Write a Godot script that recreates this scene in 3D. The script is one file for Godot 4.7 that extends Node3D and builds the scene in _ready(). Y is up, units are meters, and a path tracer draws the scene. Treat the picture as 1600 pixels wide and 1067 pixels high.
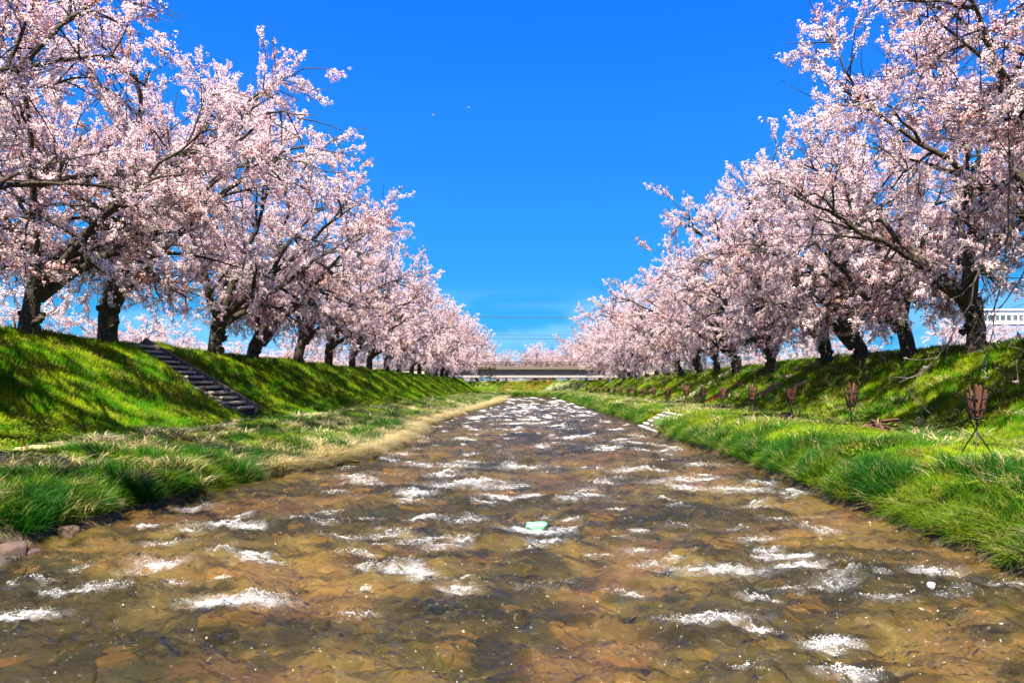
extends Node3D
# A shallow river between two grassy embankments lined with cherry trees in blossom. y is up, the river runs along -z, water level is y = 0, "d" is the distance down the river (-z).

const EYE := 2.2
const LEFT_EDGE := [[-40, 7.2], [5, 7.2], [8.9, 6.95], [12.8, 6.86], [17.0, 6.75], [19.2, 5.9], [21.5, 5.4], [27, 5.5], [31.7, 5.75], [36, 6.3], [43.5, 6.6], [69, 6.1], [100, 5.5], [123, 5.1], [150, 6.0], [170, 7.0], [4000, 7.0]]
const RIGHT_EDGE := [[-40, 5.7], [7.8, 5.64], [9.6, 5.83], [14.8, 5.76], [21.5, 5.97], [27.9, 5.7], [39.8, 6.15], [60, 5.97], [100, 5.5], [147, 5.0], [170, 6.0], [4000, 6.0]]
const ORDINAL := ["first", "second", "third", "fourth", "fifth", "sixth", "seventh", "eighth", "ninth", "tenth", "eleventh", "twelfth", "thirteenth", "fourteenth", "fifteenth", "sixteenth", "seventeenth", "eighteenth", "nineteenth", "twentieth", "twenty-first", "twenty-second", "twenty-third", "twenty-fourth"]

var rng := RandomNumberGenerator.new()
var n_land := FastNoiseLite.new()
var n_patch := FastNoiseLite.new()
var n_wave := FastNoiseLite.new()
var n_ripple := FastNoiseLite.new()
var n_lump := FastNoiseLite.new()
var M := {}
var used := {}
var foam_spots := []
var foam_bins := {}   # the same spots by every two metres down the river

# ---------------------------------------------------------------- mesh helpers
class MB:
	var v := PackedVector3Array()
	var n := PackedVector3Array()
	var c := PackedColorArray()
	var i := PackedInt32Array()
	var tint := Color.WHITE

	func vert(p: Vector3, nn: Vector3) -> int:
		v.append(p); n.append(nn); c.append(tint)
		return v.size() - 1

	func tri(a: int, b: int, d: int) -> void:
		var g := (v[b] - v[a]).cross(v[d] - v[a])
		i.append(a)
		if g.dot(n[a] + n[b] + n[d]) > 0.0:
			i.append(d); i.append(b)
		else:
			i.append(b); i.append(d)

	func flat(p: Array, nn: Vector3) -> void:   # a flat convex polygon
		var first := v.size()
		for q in p:
			vert(q, nn)
		for k in range(1, p.size() - 1):
			tri(first, first + k, first + k + 1)

	func tube(pts: PackedVector3Array, radii: PackedFloat32Array, sides: int, cap := true) -> void:
		var m := pts.size()
		var side := Vector3.RIGHT
		var t0 := (pts[1] - pts[0]).normalized()
		if absf(t0.dot(side)) > 0.8:
			side = Vector3.FORWARD
		var first := v.size()
		for k in m:
			var t := (pts[mini(k + 1, m - 1)] - pts[maxi(k - 1, 0)]).normalized()
			side = (side - t * side.dot(t)).normalized()
			var up := t.cross(side)
			for s in sides:
				var a := TAU * s / sides
				var o := side * cos(a) + up * sin(a)
				vert(pts[k] + o * radii[k], o)
		for k in m - 1:
			for s in sides:
				var a := first + k * sides + s
				var b := first + k * sides + (s + 1) % sides
				tri(a, b, a + sides)
				tri(b, b + sides, a + sides)
		if cap:
			for e in [0, m - 1]:
				var nn: Vector3 = (pts[1] - pts[0]) * -1.0 if e == 0 else pts[m - 1] - pts[m - 2]
				nn = nn.normalized()
				var ring := []
				for s in sides:
					ring.append(v[first + e * sides + s])
				flat(ring, nn)

	func box(t: Transform3D, size: Vector3, bevel := 0.0) -> void:   # bevel chamfers the twelve edges
		var h := size * 0.5
		var b := minf(bevel, minf(h.x, minf(h.y, h.z)) * 0.9)
		for ax in 3:
			for sg in [-1.0, 1.0]:
				var nn := Vector3.ZERO; nn[ax] = sg
				var p := (ax + 1) % 3
				var q := (ax + 2) % 3
				var pts := []
				for k in [[-1, -1], [1, -1], [1, 1], [-1, 1]]:
					var w := Vector3.ZERO
					w[ax] = sg * h[ax]; w[p] = k[0] * (h[p] - b); w[q] = k[1] * (h[q] - b)
					pts.append(t * w)
				flat(pts, (t.basis * nn).normalized())
		if b > 0.0:
			for ax in 3:
				var p := (ax + 1) % 3
				var q := (ax + 2) % 3
				for sp in [-1.0, 1.0]:
					for sq in [-1.0, 1.0]:
						var pts := []
						for k in [[-1, 0], [1, 0], [1, 1], [-1, 1]]:
							var w := Vector3.ZERO
							w[ax] = k[0] * (h[ax] - b)
							w[p] = sp * (h[p] - (b if k[1] else 0.0)); w[q] = sq * (h[q] - (0.0 if k[1] else b))
							pts.append(t * w)
						var nn := Vector3.ZERO; nn[p] = sp; nn[q] = sq
						flat(pts, (t.basis * nn).normalized())
			for sx in [-1.0, 1.0]:
				for sy in [-1.0, 1.0]:
					for sz in [-1.0, 1.0]:
						var s := Vector3(sx, sy, sz)
						var nn := s.normalized()
						flat([t * (s * Vector3(h.x, h.y - b, h.z - b)), t * (s * Vector3(h.x - b, h.y, h.z - b)), t * (s * Vector3(h.x - b, h.y - b, h.z))], (t.basis * nn).normalized())

	func mesh(mat: Material, onto: ArrayMesh = null) -> ArrayMesh:
		var a := []
		a.resize(Mesh.ARRAY_MAX)
		a[Mesh.ARRAY_VERTEX] = v; a[Mesh.ARRAY_NORMAL] = n; a[Mesh.ARRAY_COLOR] = c; a[Mesh.ARRAY_INDEX] = i
		var m := onto if onto else ArrayMesh.new()
		m.add_surface_from_arrays(Mesh.PRIMITIVE_TRIANGLES, a)
		m.surface_set_material(m.get_surface_count() - 1, mat)
		return m

func numbered(called: String) -> String:
	if not used.has(called):
		used[called] = 0
		return called
	used[called] += 1
	return "%s_%03d" % [called, used[called]]

func tag(o: Node, label: String, category := "", group := "", kind := "") -> void:
	o.set_meta("label", label)
	if category: o.set_meta("category", category)
	if group: o.set_meta("group", group)
	if kind: o.set_meta("kind", kind)

func thing(called: String, label: String, category: String, at := Vector3.ZERO, turn := 0.0, group := "") -> Node3D:
	var o := Node3D.new()
	o.name = numbered(called)
	add_child(o)
	o.position = at; o.rotation.y = turn
	tag(o, label, category, group)
	return o

func obj(called: String, mesh: Mesh, parent: Node = null) -> MeshInstance3D:
	var o := MeshInstance3D.new()
	o.mesh = mesh
	if parent:
		o.name = called
		parent.add_child(o, true)
	else:
		o.name = numbered(called)
		add_child(o)
	return o

func struct(called: String, mesh: Mesh, label: String) -> MeshInstance3D:
	var o := obj(called, mesh)
	tag(o, label, "", "", "structure")
	return o

func many(called: String, mesh: Mesh, where: Array, colors: PackedColorArray, parent: Node = null) -> MultiMeshInstance3D:
	var mm := MultiMesh.new()
	mm.transform_format = MultiMesh.TRANSFORM_3D
	mm.use_colors = true
	mm.mesh = mesh
	mm.instance_count = where.size()
	for k in where.size():
		mm.set_instance_transform(k, where[k])
		mm.set_instance_color(k, colors[k])
	var o := MultiMeshInstance3D.new()
	o.multimesh = mm
	if parent:
		o.name = called
		parent.add_child(o, true)
	else:
		o.name = numbered(called)
		add_child(o)
	o.set_meta("kind", "stuff")
	return o

func dup(root: Node3D, at: Vector3, turn: float, label: String, group := "") -> Node3D:
	var r: Node3D = root.duplicate()
	r.name = numbered(str(root.name).rstrip("0123456789_"))
	add_child(r)
	r.position = at; r.rotation.y = turn
	r.set_meta("label", label)
	if group: r.set_meta("group", group)
	return r

func rnd(a: float, b: float) -> float:
	return rng.randf_range(a, b)

func rdir() -> Vector3:
	var y := rnd(-1, 1)
	var a := rnd(0, TAU)
	var r := sqrt(1.0 - y * y)
	return Vector3(r * cos(a), y, r * sin(a))

# ---------------------------------------------------------------- materials
func noise_tex(freq: float, size: int, colors: Array, sd: int, oct := 5, normal := false) -> NoiseTexture2D:
	var n := FastNoiseLite.new()
	n.seed = sd; n.frequency = freq; n.fractal_octaves = oct
	var t := NoiseTexture2D.new()
	t.width = size; t.height = size; t.seamless = true; t.noise = n
	if normal:
		t.as_normal_map = true; t.bump_strength = 6.0
	elif colors.size():
		var g := Gradient.new()
		var off := PackedFloat32Array(); var cols := PackedColorArray()
		for k in colors.size():
			off.append(float(k) / (colors.size() - 1)); cols.append(colors[k].linear_to_srgb())
		g.offsets = off; g.colors = cols
		t.color_ramp = g
	return t

func mat(color: Color, rough := 0.85, vertex := false) -> StandardMaterial3D:
	var m := StandardMaterial3D.new()
	m.albedo_color = color.linear_to_srgb()
	m.albedo_color.a = color.a
	m.roughness = rough
	m.vertex_color_use_as_albedo = vertex
	m.cull_mode = BaseMaterial3D.CULL_DISABLED
	return m

func textured(colors: Array, freq: float, scale: float, sd: int, bump: float, rough := 0.9, vertex := false) -> StandardMaterial3D:
	var m := mat(Color.WHITE, rough, vertex)
	m.albedo_texture = noise_tex(freq, 512, colors, sd)
	m.uv1_triplanar = true
	m.uv1_scale = Vector3.ONE * scale
	if bump > 0.0:
		m.heightmap_enabled = true
		m.heightmap_texture = noise_tex(freq * 1.6, 512, [], sd + 50)
		m.heightmap_scale = bump
	return m

func make_materials() -> void:
	M.bark = textured([Color(.008, .006, .005), Color(.018, .013, .01), Color(.04, .029, .02), Color(.06, .055, .028), Color(.11, .09, .07)], .02, .8, 11, 3.0)
	M.twig = mat(Color(.022, .014, .012))
	M.shoot = mat(Color(.13, .105, .09))
	M.petal = mat(Color.WHITE, .7, true)
	M.petal.backlight_enabled = true
	M.petal.backlight = Color(1, .93, .95)
	M.grass = mat(Color.WHITE, .55, true)
	M.grass.backlight_enabled = true
	M.grass.backlight = Color(1, 1, .8)
	M.grass.metallic_specular = .3
	M.soil = mat(Color.WHITE, .95, true)
	M.soil.albedo_texture = noise_tex(.03, 512, [Color(.35, .35, .35), Color(.8, .8, .8), Color(1, 1, 1)], 21)
	M.soil.uv1_triplanar = true
	M.soil.uv1_scale = Vector3.ONE * .6
	M.soil.heightmap_enabled = true
	M.soil.heightmap_texture = noise_tex(.05, 512, [], 22)
	M.soil.heightmap_scale = 4.0
	M.path = textured([Color(.2, .17, .07), Color(.4, .33, .18), Color(.55, .46, .28)], .03, .7, 31, 2.0)
	M.water = mat(Color(1, 1, 1, .52), .06, true)
	M.water.transparency = BaseMaterial3D.TRANSPARENCY_ALPHA
	M.water.metallic_specular = .28
	M.water.heightmap_enabled = true
	M.water.heightmap_texture = noise_tex(.03, 512, [], 41, 4)
	M.water.heightmap_scale = 6.0
	M.water.uv1_triplanar = true
	M.water.uv1_world_triplanar = true
	M.water.uv1_scale = Vector3(.55, .55, .9)
	M.foam = mat(Color(.8, .8, .8), .5, true)
	M.foam.backlight_enabled = true
	M.foam.backlight = Color(.5, .5, .5)
	M.stone = textured([Color(.45, .45, .45), Color(.8, .8, .8), Color(1, 1, 1)], .03, 1.2, 51, 2.0, .8, true)
	M.concrete = textured([Color(.2, .18, .15), Color(.32, .29, .25), Color(.42, .39, .34)], .02, .8, 61, 1.0)
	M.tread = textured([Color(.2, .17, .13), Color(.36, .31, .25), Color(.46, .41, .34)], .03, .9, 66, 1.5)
	M.riser = textured([Color(.02, .015, .012), Color(.05, .036, .028), Color(.09, .065, .05)], .03, .9, 67, 1.5)  # concrete with the shade of the recess under the nosing painted in
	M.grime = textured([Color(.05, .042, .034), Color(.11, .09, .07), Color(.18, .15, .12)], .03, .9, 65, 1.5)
	M.pale_concrete = textured([Color(.22, .21, .2), Color(.36, .35, .34), Color(.5, .49, .47)], .02, .9, 62, 1.0)
	M.bridge_paint = textured([Color(.17, .165, .16), Color(.24, .235, .23), Color(.3, .295, .29)], .02, .2, 63, 0.0, .6)
	M.rail = mat(Color(.045, .028, .02), .5)
	M.iron = mat(Color(.025, .022, .024), .5)
	M.iron.metallic = .5
	M.wood = textured([Color(.035, .016, .01), Color(.12, .05, .028), Color(.22, .11, .06)], .04, 2.5, 71, 1.0, .85, true)
	M.white = mat(Color(.78, .78, .78), .6)
	M.lilac = mat(Color(.2, .25, .38), .7)
	M.glass = mat(Color(.05, .08, .09), .15)
	M.slate = mat(Color(.06, .12, .32), .6)
	M.wire = mat(Color(.03, .035, .05), .6)
	M.mint = mat(Color(.14, .36, .22), .4)
	M.mint.backlight_enabled = true
	M.mint.backlight = Color(.5, .5, .5)

# ---------------------------------------------------------------- the lie of the land
func along(table: Array, d: float) -> float:
	for k in range(1, table.size()):
		if d <= table[k][0]:
			return lerpf(table[k - 1][1], table[k][1], clampf((d - table[k - 1][0]) / (table[k][0] - table[k - 1][0]), 0, 1))
	return table[-1][1]

func bend(d: float) -> float:   # the middle of the river, which turns left past the bridge
	if d < 140.0: return 0.0
	if d < 190.0: return -(d - 140.0) ** 2 / 70.0
	return -35.7 - 1.43 * (minf(d, 270.0) - 190.0)

func edge(left: bool, d: float) -> float:
	return along(LEFT_EDGE if left else RIGHT_EDGE, d) + n_land.get_noise_2d(d * 9.0, 30.0 if left else 70.0) * .4

func land(x: float, d: float) -> float:
	var u := x - bend(d)
	var left := u < 0
	var s := absf(u)
	var e := edge(left, d)
	var bump := n_land.get_noise_2d(x * 4.0, d * 4.0)
	if s < e:
		return -.06 - .36 * smoothstep(0, 1.8, e - s) + n_land.get_noise_2d(x * 14.0, d * 14.0) * .06
	var lip := .5 - (.3 * smoothstep(15.0, 19.0, d) * (1.0 - smoothstep(60.0, 120.0, d)) if left else 0.0)
	if s < e + .5:
		return lerpf(-.06, lip, pow((s - e) / .5, .6)) + bump * .12 * (s - e) * 2.0
	if s < 10.3:
		return (lerpf(lip, .98, pow((s - e - .5) / (9.8 - e), .75)) if left else lerpf(.5, 1.0, smoothstep(-.6, 1.5, s - e - .5) * 1.3 - .3)) + bump * .12
	var top := 2.87 if left else 2.7
	if s < 16.2:
		var t := clampf((s - 10.75) / 4.8, 0, 1)
		t = lerpf(t, smoothstep(0, 1, t), .45)
		var y := 1.0 + top * t + bump * .14 * minf(t * 4.0, 1.0) + bump * .05
		if left and absf(d - 26.7) < .9 and s > 11.0 and s < 15.9:
			y -= .34
		return y
	if s < 19.5:
		return 1.0 + top + bump * .06
	return lerpf(1.0 + top, 1.0, smoothstep(19.5, 27.0, s)) + bump * .06

func wave(x: float, d: float) -> float:
	var a := n_wave.get_noise_2d(x * .75, d * 1.5)
	var b := n_ripple.get_noise_2d(x * 1.0, d * 1.7)
	return a * .14 + (.5 + absf(a)) * (.5 - 1.6 * absf(b)) * .14

func spots(first: float, last: float, step: float, share: float) -> PackedFloat32Array:
	var out := PackedFloat32Array()
	var d := first
	while d < last:
		out.append(d)
		d += maxf(step, absf(d) * share)
	out.append(last)
	return out

func sheet(us: PackedFloat32Array, ds: PackedFloat32Array, place: Callable, mat_: Material) -> ArrayMesh:
	var st := MB.new()
	var w := us.size()
	for d in ds:
		for u in us:
			var r: Array = place.call(u, d)
			st.tint = r[1]
			st.vert(r[0], Vector3.UP)
	for r in ds.size() - 1:
		for k in w - 1:
			var a := r * w + k
			st.tri(a, a + 1, a + w)
			st.tri(a + 1, a + w + 1, a + w)
	for k in st.n.size():
		st.n[k] = Vector3.ZERO
	for k in range(0, st.i.size(), 3):
		var g := (st.v[st.i[k + 2]] - st.v[st.i[k]]).cross(st.v[st.i[k + 1]] - st.v[st.i[k]])
		for j in 3:
			st.n[st.i[k + j]] += g
	for k in st.n.size():
		st.n[k] = st.n[k].normalized()
	return st.mesh(mat_)

func ground_point(u: float, d: float) -> Array:
	var x := u + bend(d)
	var s := absf(u)
	var e := edge(u < 0, d)
	var c := Color(.05, .085, .012)
	var p := n_patch.get_noise_2d(x * 2.0, d * 2.0)
	if s < e:
		c = Color(.08, .06, .02).lerp(Color(.13, .09, .035), clampf(p + .5, 0, 1))
	elif s < e + .3:
		c = Color(.07, .05, .03) if u > 0 or d < 17.0 else Color(.26, .2, .11)
	else:
		c = Color(.07, .14, .01).lerp(Color(.17, .18, .03), clampf(p * 1.2 + .4, 0, 1))
		if s > 60.0:
			c = Color(.16, .14, .07)
	return [Vector3(x, land(x, d), -d), c]

func water_point(u: float, d: float) -> Array:
	var e := edge(u < 0, d)
	var x := bend(d) + u * (e + .35)
	var p := n_patch.get_noise_2d(x * 1.6 + 900.0, d * 1.9)
	var q := n_patch.get_noise_2d(x * 5.5 - 500.0, d * 8.0)
	var r := n_patch.get_noise_2d(x * 2.4 + 1500.0, d * 3.0)
	var t := n_patch.get_noise_2d(x * 11.0 + 60.0, d * 24.0)
	var c := Color(.026, .022, .005).lerp(Color(.145, .102, .022), clampf(p * 1.2 + q * 1.2 + t * 1.5 + .38, 0, 1))   # silt streaks; the fine strokes paint in light and dark of wavelets
	c = c.lerp(Color(.012, .014, .004), clampf(r * 1.8 + q * .9 + t * 1.1, 0, .85))
	c = c.lerp(Color(.13, .068, .026), clampf(-r * 1.8 - .2 + t * .5, 0, .6))
	for f in foam_bins.get(int(d / 2.0), []):   # water full of air is white
		var ax: float = (x - f.x) / f.w
		if absf(ax) < .8:
			var ad: float = (d - f.d) / f.w - f.bow * ax * ax
			var k: float = exp(-ax * ax * 6.0 - (ad * 9.0) ** 2 * (1.0 if ad < 0 else .35)) * f.k
			k *= clampf(.62 + 1.6 * n_ripple.get_noise_2d(x * 2.4 + 40.0, d * 6.0), 0, 1)
			if k > .02: c = c.lerp(Color(.72, .74, .76), minf(k, .85))
	return [Vector3(x, wave(x, d) * minf(1.0, (1.06 - absf(u)) * 6.0), -d), c]

func strip_path(side: float, off: float, width: float, d0: float, d1: float) -> ArrayMesh:
	var us := PackedFloat32Array()
	for k in 7: us.append(-.5 + k / 6.0)
	var f := func(k: float, d: float) -> Array:
		var w := width * (1.0 + .5 * n_land.get_noise_2d(d * 8.0, 5.0 + k * 30.0))
		var x: float = bend(d) + side * (off + n_land.get_noise_2d(d * 3.0, 9.0) * .5) + k * w
		return [Vector3(x, land(x, d) + .012, -d), Color.WHITE]
	return sheet(us, spots(d0, d1, .4, .012), f, M.path)

# ---------------------------------------------------------------- plants
func blade(st: MB, base: Vector3, lean: Vector3, h: float, w: float, segs: int) -> void:
	var side := lean.cross(Vector3.UP).normalized() * w * .5
	var prev := -1
	for k in segs:
		var t := float(k) / segs
		var p := base + Vector3.UP * h * (t - .35 * t * t * lean.length()) + lean * h * t * t
		var nn := (Vector3.UP * .6 - lean.normalized() * .5 + side * 6.0).normalized()
		var a := st.vert(p - side * (1.0 - t * .6), nn)
		st.vert(p + side * (1.0 - t * .6), nn)
		if prev >= 0:
			st.tri(prev, prev + 1, a); st.tri(prev + 1, a + 1, a)
		prev = a
	var tip := st.vert(base + Vector3.UP * h * (1.0 - .35 * lean.length()) + lean * h, Vector3.UP)
	st.tri(prev, prev + 1, tip)

func tuft(blades: int, radius: float, h0: float, h1: float, w: float, lean0: float, lean1: float, segs: int) -> ArrayMesh:
	var st := MB.new()
	for k in blades:
		var a := rnd(0, TAU)
		var out := Vector3(cos(a), 0, sin(a))
		var g := rnd(.72, 1.15)
		st.tint = Color(g * rnd(.85, 1.2), g, g * rnd(.7, 1.2))
		var turn := out.rotated(Vector3.UP, rnd(-.7, .7))
		blade(st, out * radius * sqrt(rng.randf()), turn * rnd(lean0, lean1), rnd(h0, h1), w * rnd(.7, 1.3), segs)
	return st.mesh(M.grass)

func leafy(count: int, size: float, radius: float, height: float) -> ArrayMesh:   # a low clump of broad leaves
	var st := MB.new()
	for k in count:
		var a := rnd(0, TAU)
		var r := radius * sqrt(rng.randf())
		var p := Vector3(cos(a) * r, height * rnd(.3, 1.0), sin(a) * r)
		var nn := (Vector3.UP * 1.3 + rdir() * .8).normalized()
		var f := nn.cross(Vector3(cos(a + 1.3), 0, sin(a + 1.3))).normalized() * size * rnd(.7, 1.3)
		var s := nn.cross(f) * .38
		var g := rnd(.75, 1.2)
		st.tint = Color(g, g, g)
		st.flat([p - f * .5, p - f * .1 + s, p + f * .5 - nn * size * .12, p - f * .1 - s], nn)
	return st.mesh(M.grass)

const HEAPS := [[9.15, 18.4, 30, "beside the second fire basket"], [9.0, 24.7, 22, "by the third fire basket"], [9.3, 34.2, 20, "by the fifth fire basket"], [9.7, 44.8, 16, "by the eighth fire basket"], [9.6, 55.8, 12, "by the tenth fire basket"], [9.5, 65.8, 10, "by the twelfth fire basket"]]

func heaped(x: float, d: float) -> bool:   # the grass is trodden down round the firewood
	for h in HEAPS:
		if absf(x - h[0]) < .55 and d > h[1] - 1.4 and d < h[1] + .5: return true
	return false

func scatter_grass() -> void:
	var short_tuft := tuft(10, .10, .06, .15, .012, .2, 1.0, 2)
	var long_tuft := tuft(15, .09, .16, .38, .010, .2, .9, 4)
	var straw_tuft := tuft(12, .16, .14, .40, .024, .25, 1.5, 3)
	var weed := leafy(34, .05, .2, .14)
	for side in [-1.0, 1.0]:
		var left: bool = side < 0
		var T := {"short": [], "long": [], "straw": [], "weed": []}
		var C := {"short": PackedColorArray(), "long": PackedColorArray(), "straw": PackedColorArray(), "weed": PackedColorArray()}
		for k in 166000:
			var d := 5.5 * exp(rng.randf() * log(190.0 / 5.5))
			var e := edge(left, d)
			var s := e + .12 + rng.randf() * (17.6 - e)
			if k >= 150000:   # matted straw along the left water line
				if not left: break
				d = 14.0 * exp(rng.randf() * log(110.0 / 14.0))
				e = edge(left, d)
				s = e + absf(rng.randfn(0, .15)) - .05
			var x: float = bend(d) + side * s
			var from_edge0 := s - e
			var p := n_patch.get_noise_2d(x * 1.3, d * 1.3)
			var q := n_patch.get_noise_2d(x * 5.0 + 300.0, d * 5.0)
			var f := n_patch.get_noise_2d(x * 14.0 - 90.0, d * 14.0)
			if left and d > 26.7 - .42 and d < 26.7 + .75 and s > 10.9 and s < 16.0: continue
			if left and from_edge0 < .4 and (d < 9.5 or absf(d - 11.5) < .25 or absf(d - 14.3) < .25): continue
			if not left and d > 31.6 and d < 38.6 and s < 7.5: continue
			var off_path: float = absf(s - 10.35 - n_land.get_noise_2d(d * 3.0, 9.0) * .5 * (1.0 if left else 1.0))
			if off_path < (.45 if left else .22) and rng.randf() < (.93 if d < 60 else .6): continue
			var y := land(x, d)
			var big := 1.0 + d / 45.0
			var kind := "short"
			var h := rnd(.8, 1.3)
			var from_edge := s - e
			var g: Color
			if not left and heaped(x, d): continue
			var lush := clampf(q * 1.5 + f * 1.0 + .5 + rnd(-.25, .25), 0, 1)
			if s < 9.9 and (from_edge < (.9 if left else .75) + f * .8 or q + p * .8 + (.0 if left else -.25) > rng.randf() * .55):
				kind = "long"
				h = rnd(.65, 1.2) * (1.0 if from_edge < 1.4 else .62) * (.85 + q * .8)
				g = Color(.15, .25, .014).lerp(Color(.02, .12, .010), clampf(q * 1.9 + f * 1.8 + .6 + rnd(-.2, .2), 0, 1))
				if rng.randf() < .09: g = Color(.42, .35, .19)
			else:
				g = Color(.35, .46, .017).lerp(Color(.08, .26, .010), lush)
				h *= .75 + .7 * clampf(q + f + .5, 0, 1)
				if f < -.2 and rng.randf() < .45: g = Color(.25, .2, .075)
				if p < -.22 and rng.randf() < .3: g = Color(.2, .17, .05)
			if left and s < 10.0:
				var dry := smoothstep(15.5, 19.0, d) * (1.0 - smoothstep(.3, .95, from_edge + .2 + f * 1.6))
				if k >= 150000 and d > 17.0 and f > -.28 or rng.randf() < dry * (1.0 - smoothstep(60, 120, d) * .5): kind = "straw"
			if not left and f + q > .2 and from_edge > 1.2 and from_edge < 3.0 and rng.randf() < .1 and d > 30: kind = "straw"
			if not left and f + q * .5 > .38 and from_edge > .6 and rng.randf() < .12: kind = "straw"
			if left and f - q > .42 and s < 10.5 and rng.randf() < .25: kind = "straw"
			if kind == "straw":
				g = Color(.82, .73, .54).lerp(Color(.16, .1, .045), rng.randf() ** 1.5)
				h = rnd(.55, 1.1)
				big *= .9
			elif (s < 11.5) and from_edge > .9 and n_patch.get_noise_2d(x * 2.6 + 700.0, d * 2.6) > (.26 if left else .12) and rng.randf() < .45:
				kind = "weed"
				g = Color(.22, .27, .012).lerp(Color(.07, .17, .012), rng.randf())
			var b := Basis(Vector3.UP, rnd(0, TAU)).scaled(Vector3(big, h * (1.0 + d / 110.0), big) * rnd(.85, 1.2))
			if kind == "long" and from_edge < .6:
				b = Basis(Vector3(0, 0, 1), side * rnd(.15, .75)) * b   # the edge of the bank hangs over the water
			if kind == "weed":
				b = Basis(Vector3.UP, rnd(0, TAU)).scaled(Vector3.ONE * rnd(.7, 1.2) * (1.0 + d / 80.0))
			T[kind].append(Transform3D(b, Vector3(x, y - .02, -d)))
			C[kind].append(g)
		var word := "left" if left else "right"
		tag(many("short_grass", short_tuft, T.short, C.short), "short yellow green turf over the %s embankment" % word, "grass", "", "stuff")
		tag(many("tall_grass", long_tuft, T.long, C.long), "tall dark green grass arching along the water on the %s bank" % word, "grass", "", "stuff")
		tag(many("dry_grass", straw_tuft, T.straw, C.straw), "pale dry straw grass matted along the %s water edge" % word, "dry grass", "", "stuff")
		tag(many("leafy_weeds", weed, T.weed, C.weed), "low yellow green broad leaved weeds on the %s berm" % word, "weeds", "", "stuff")

func spray(rich: float, leaves := .3) -> ArrayMesh:   # a flowering twig, about 0.9 m along +x
	var tw := MB.new()
	var fl := MB.new()
	var spines := []
	var main := PackedVector3Array()
	for k in 6:
		var t := k / 5.0
		main.append(Vector3(t * .9, -.06 * t * t + rnd(-.02, .02), rnd(-.03, .03)))
	spines.append(main)
	for k in 7:
		var t := rnd(.08, .95)
		var b := main[0].lerp(main[5], t)
		var dir := Vector3(rnd(.2, .9), rnd(-.6, .7), rnd(-1, 1)).normalized() * rnd(.18, .42)
		spines.append(PackedVector3Array([b, b + dir * .5 + Vector3(0, rnd(-.02, .03), 0), b + dir]))
	for s in spines:
		var radii := PackedFloat32Array()
		for k in s.size(): radii.append(lerpf(.011, .004, float(k) / (s.size() - 1)))
		tw.tube(s, radii, 3, false)
	var clumps := int(40 * rich)
	for k in clumps:
		var s: PackedVector3Array = spines[0] if k % 3 == 0 else spines[rng.randi_range(1, spines.size() - 1)]
		var at := rng.randf() * (s.size() - 1)
		var p: Vector3 = s[int(at)].lerp(s[mini(int(at) + 1, s.size() - 1)], at - int(at)) + rdir() * .03
		var warm := rng.randf()
		for j in 6:
			var nn := (rdir() + Vector3.UP * .25).normalized()
			var q := p + nn * rnd(.03, .065)
			var a := nn.cross(rdir()).normalized() * rnd(.0165, .025)
			var b := nn.cross(a)
			var c := Color(.94, .83, .865).lerp(Color(.97, .95, .955), rng.randf())
			if warm < .16: c = c.lerp(Color(.86, .5, .56), .45)
			fl.tint = c
			var up := nn * .012
			fl.flat([q - a + up, q + b * .9 - a * .3 , q + a + up, q - b], nn)
		for leaf in (1 if rng.randf() < leaves else 0) + (2 if leaves > .9 else 0):
			var nn := (rdir() + Vector3.UP * .6).normalized()
			var a := nn.cross(rdir()).normalized()
			var b := nn.cross(a)
			var q := p + a * .03
			fl.tint = Color(.5, .15, .09).lerp(Color(.42, .24, .08), rng.randf())
			fl.flat([q, q + a * .03 + b * .013, q + a * .075, q + a * .03 - b * .013], nn)
	return fl.mesh(M.petal, tw.mesh(M.twig))

func curve(a: Vector3, b: Vector3, c: Vector3, n: int, wob: float) -> PackedVector3Array:
	var out := PackedVector3Array()
	for k in n + 1:
		var t := float(k) / n
		var p := a.lerp(b, t).lerp(b.lerp(c, t), t)
		if k > 0: p += rdir() * wob
		out.append(p)
	return out

func taper(n: int, r0: float, r1: float, power := 1.0) -> PackedFloat32Array:
	var out := PackedFloat32Array()
	for k in n: out.append(lerpf(r0, r1, pow(float(k) / (n - 1), power)))
	return out

func lump(dir: Vector3, sd: float) -> float:
	return 1.0 + .3 * n_lump.get_noise_3d(dir.x * 60.0 + sd, dir.y * 60.0, dir.z * 60.0)

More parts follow.
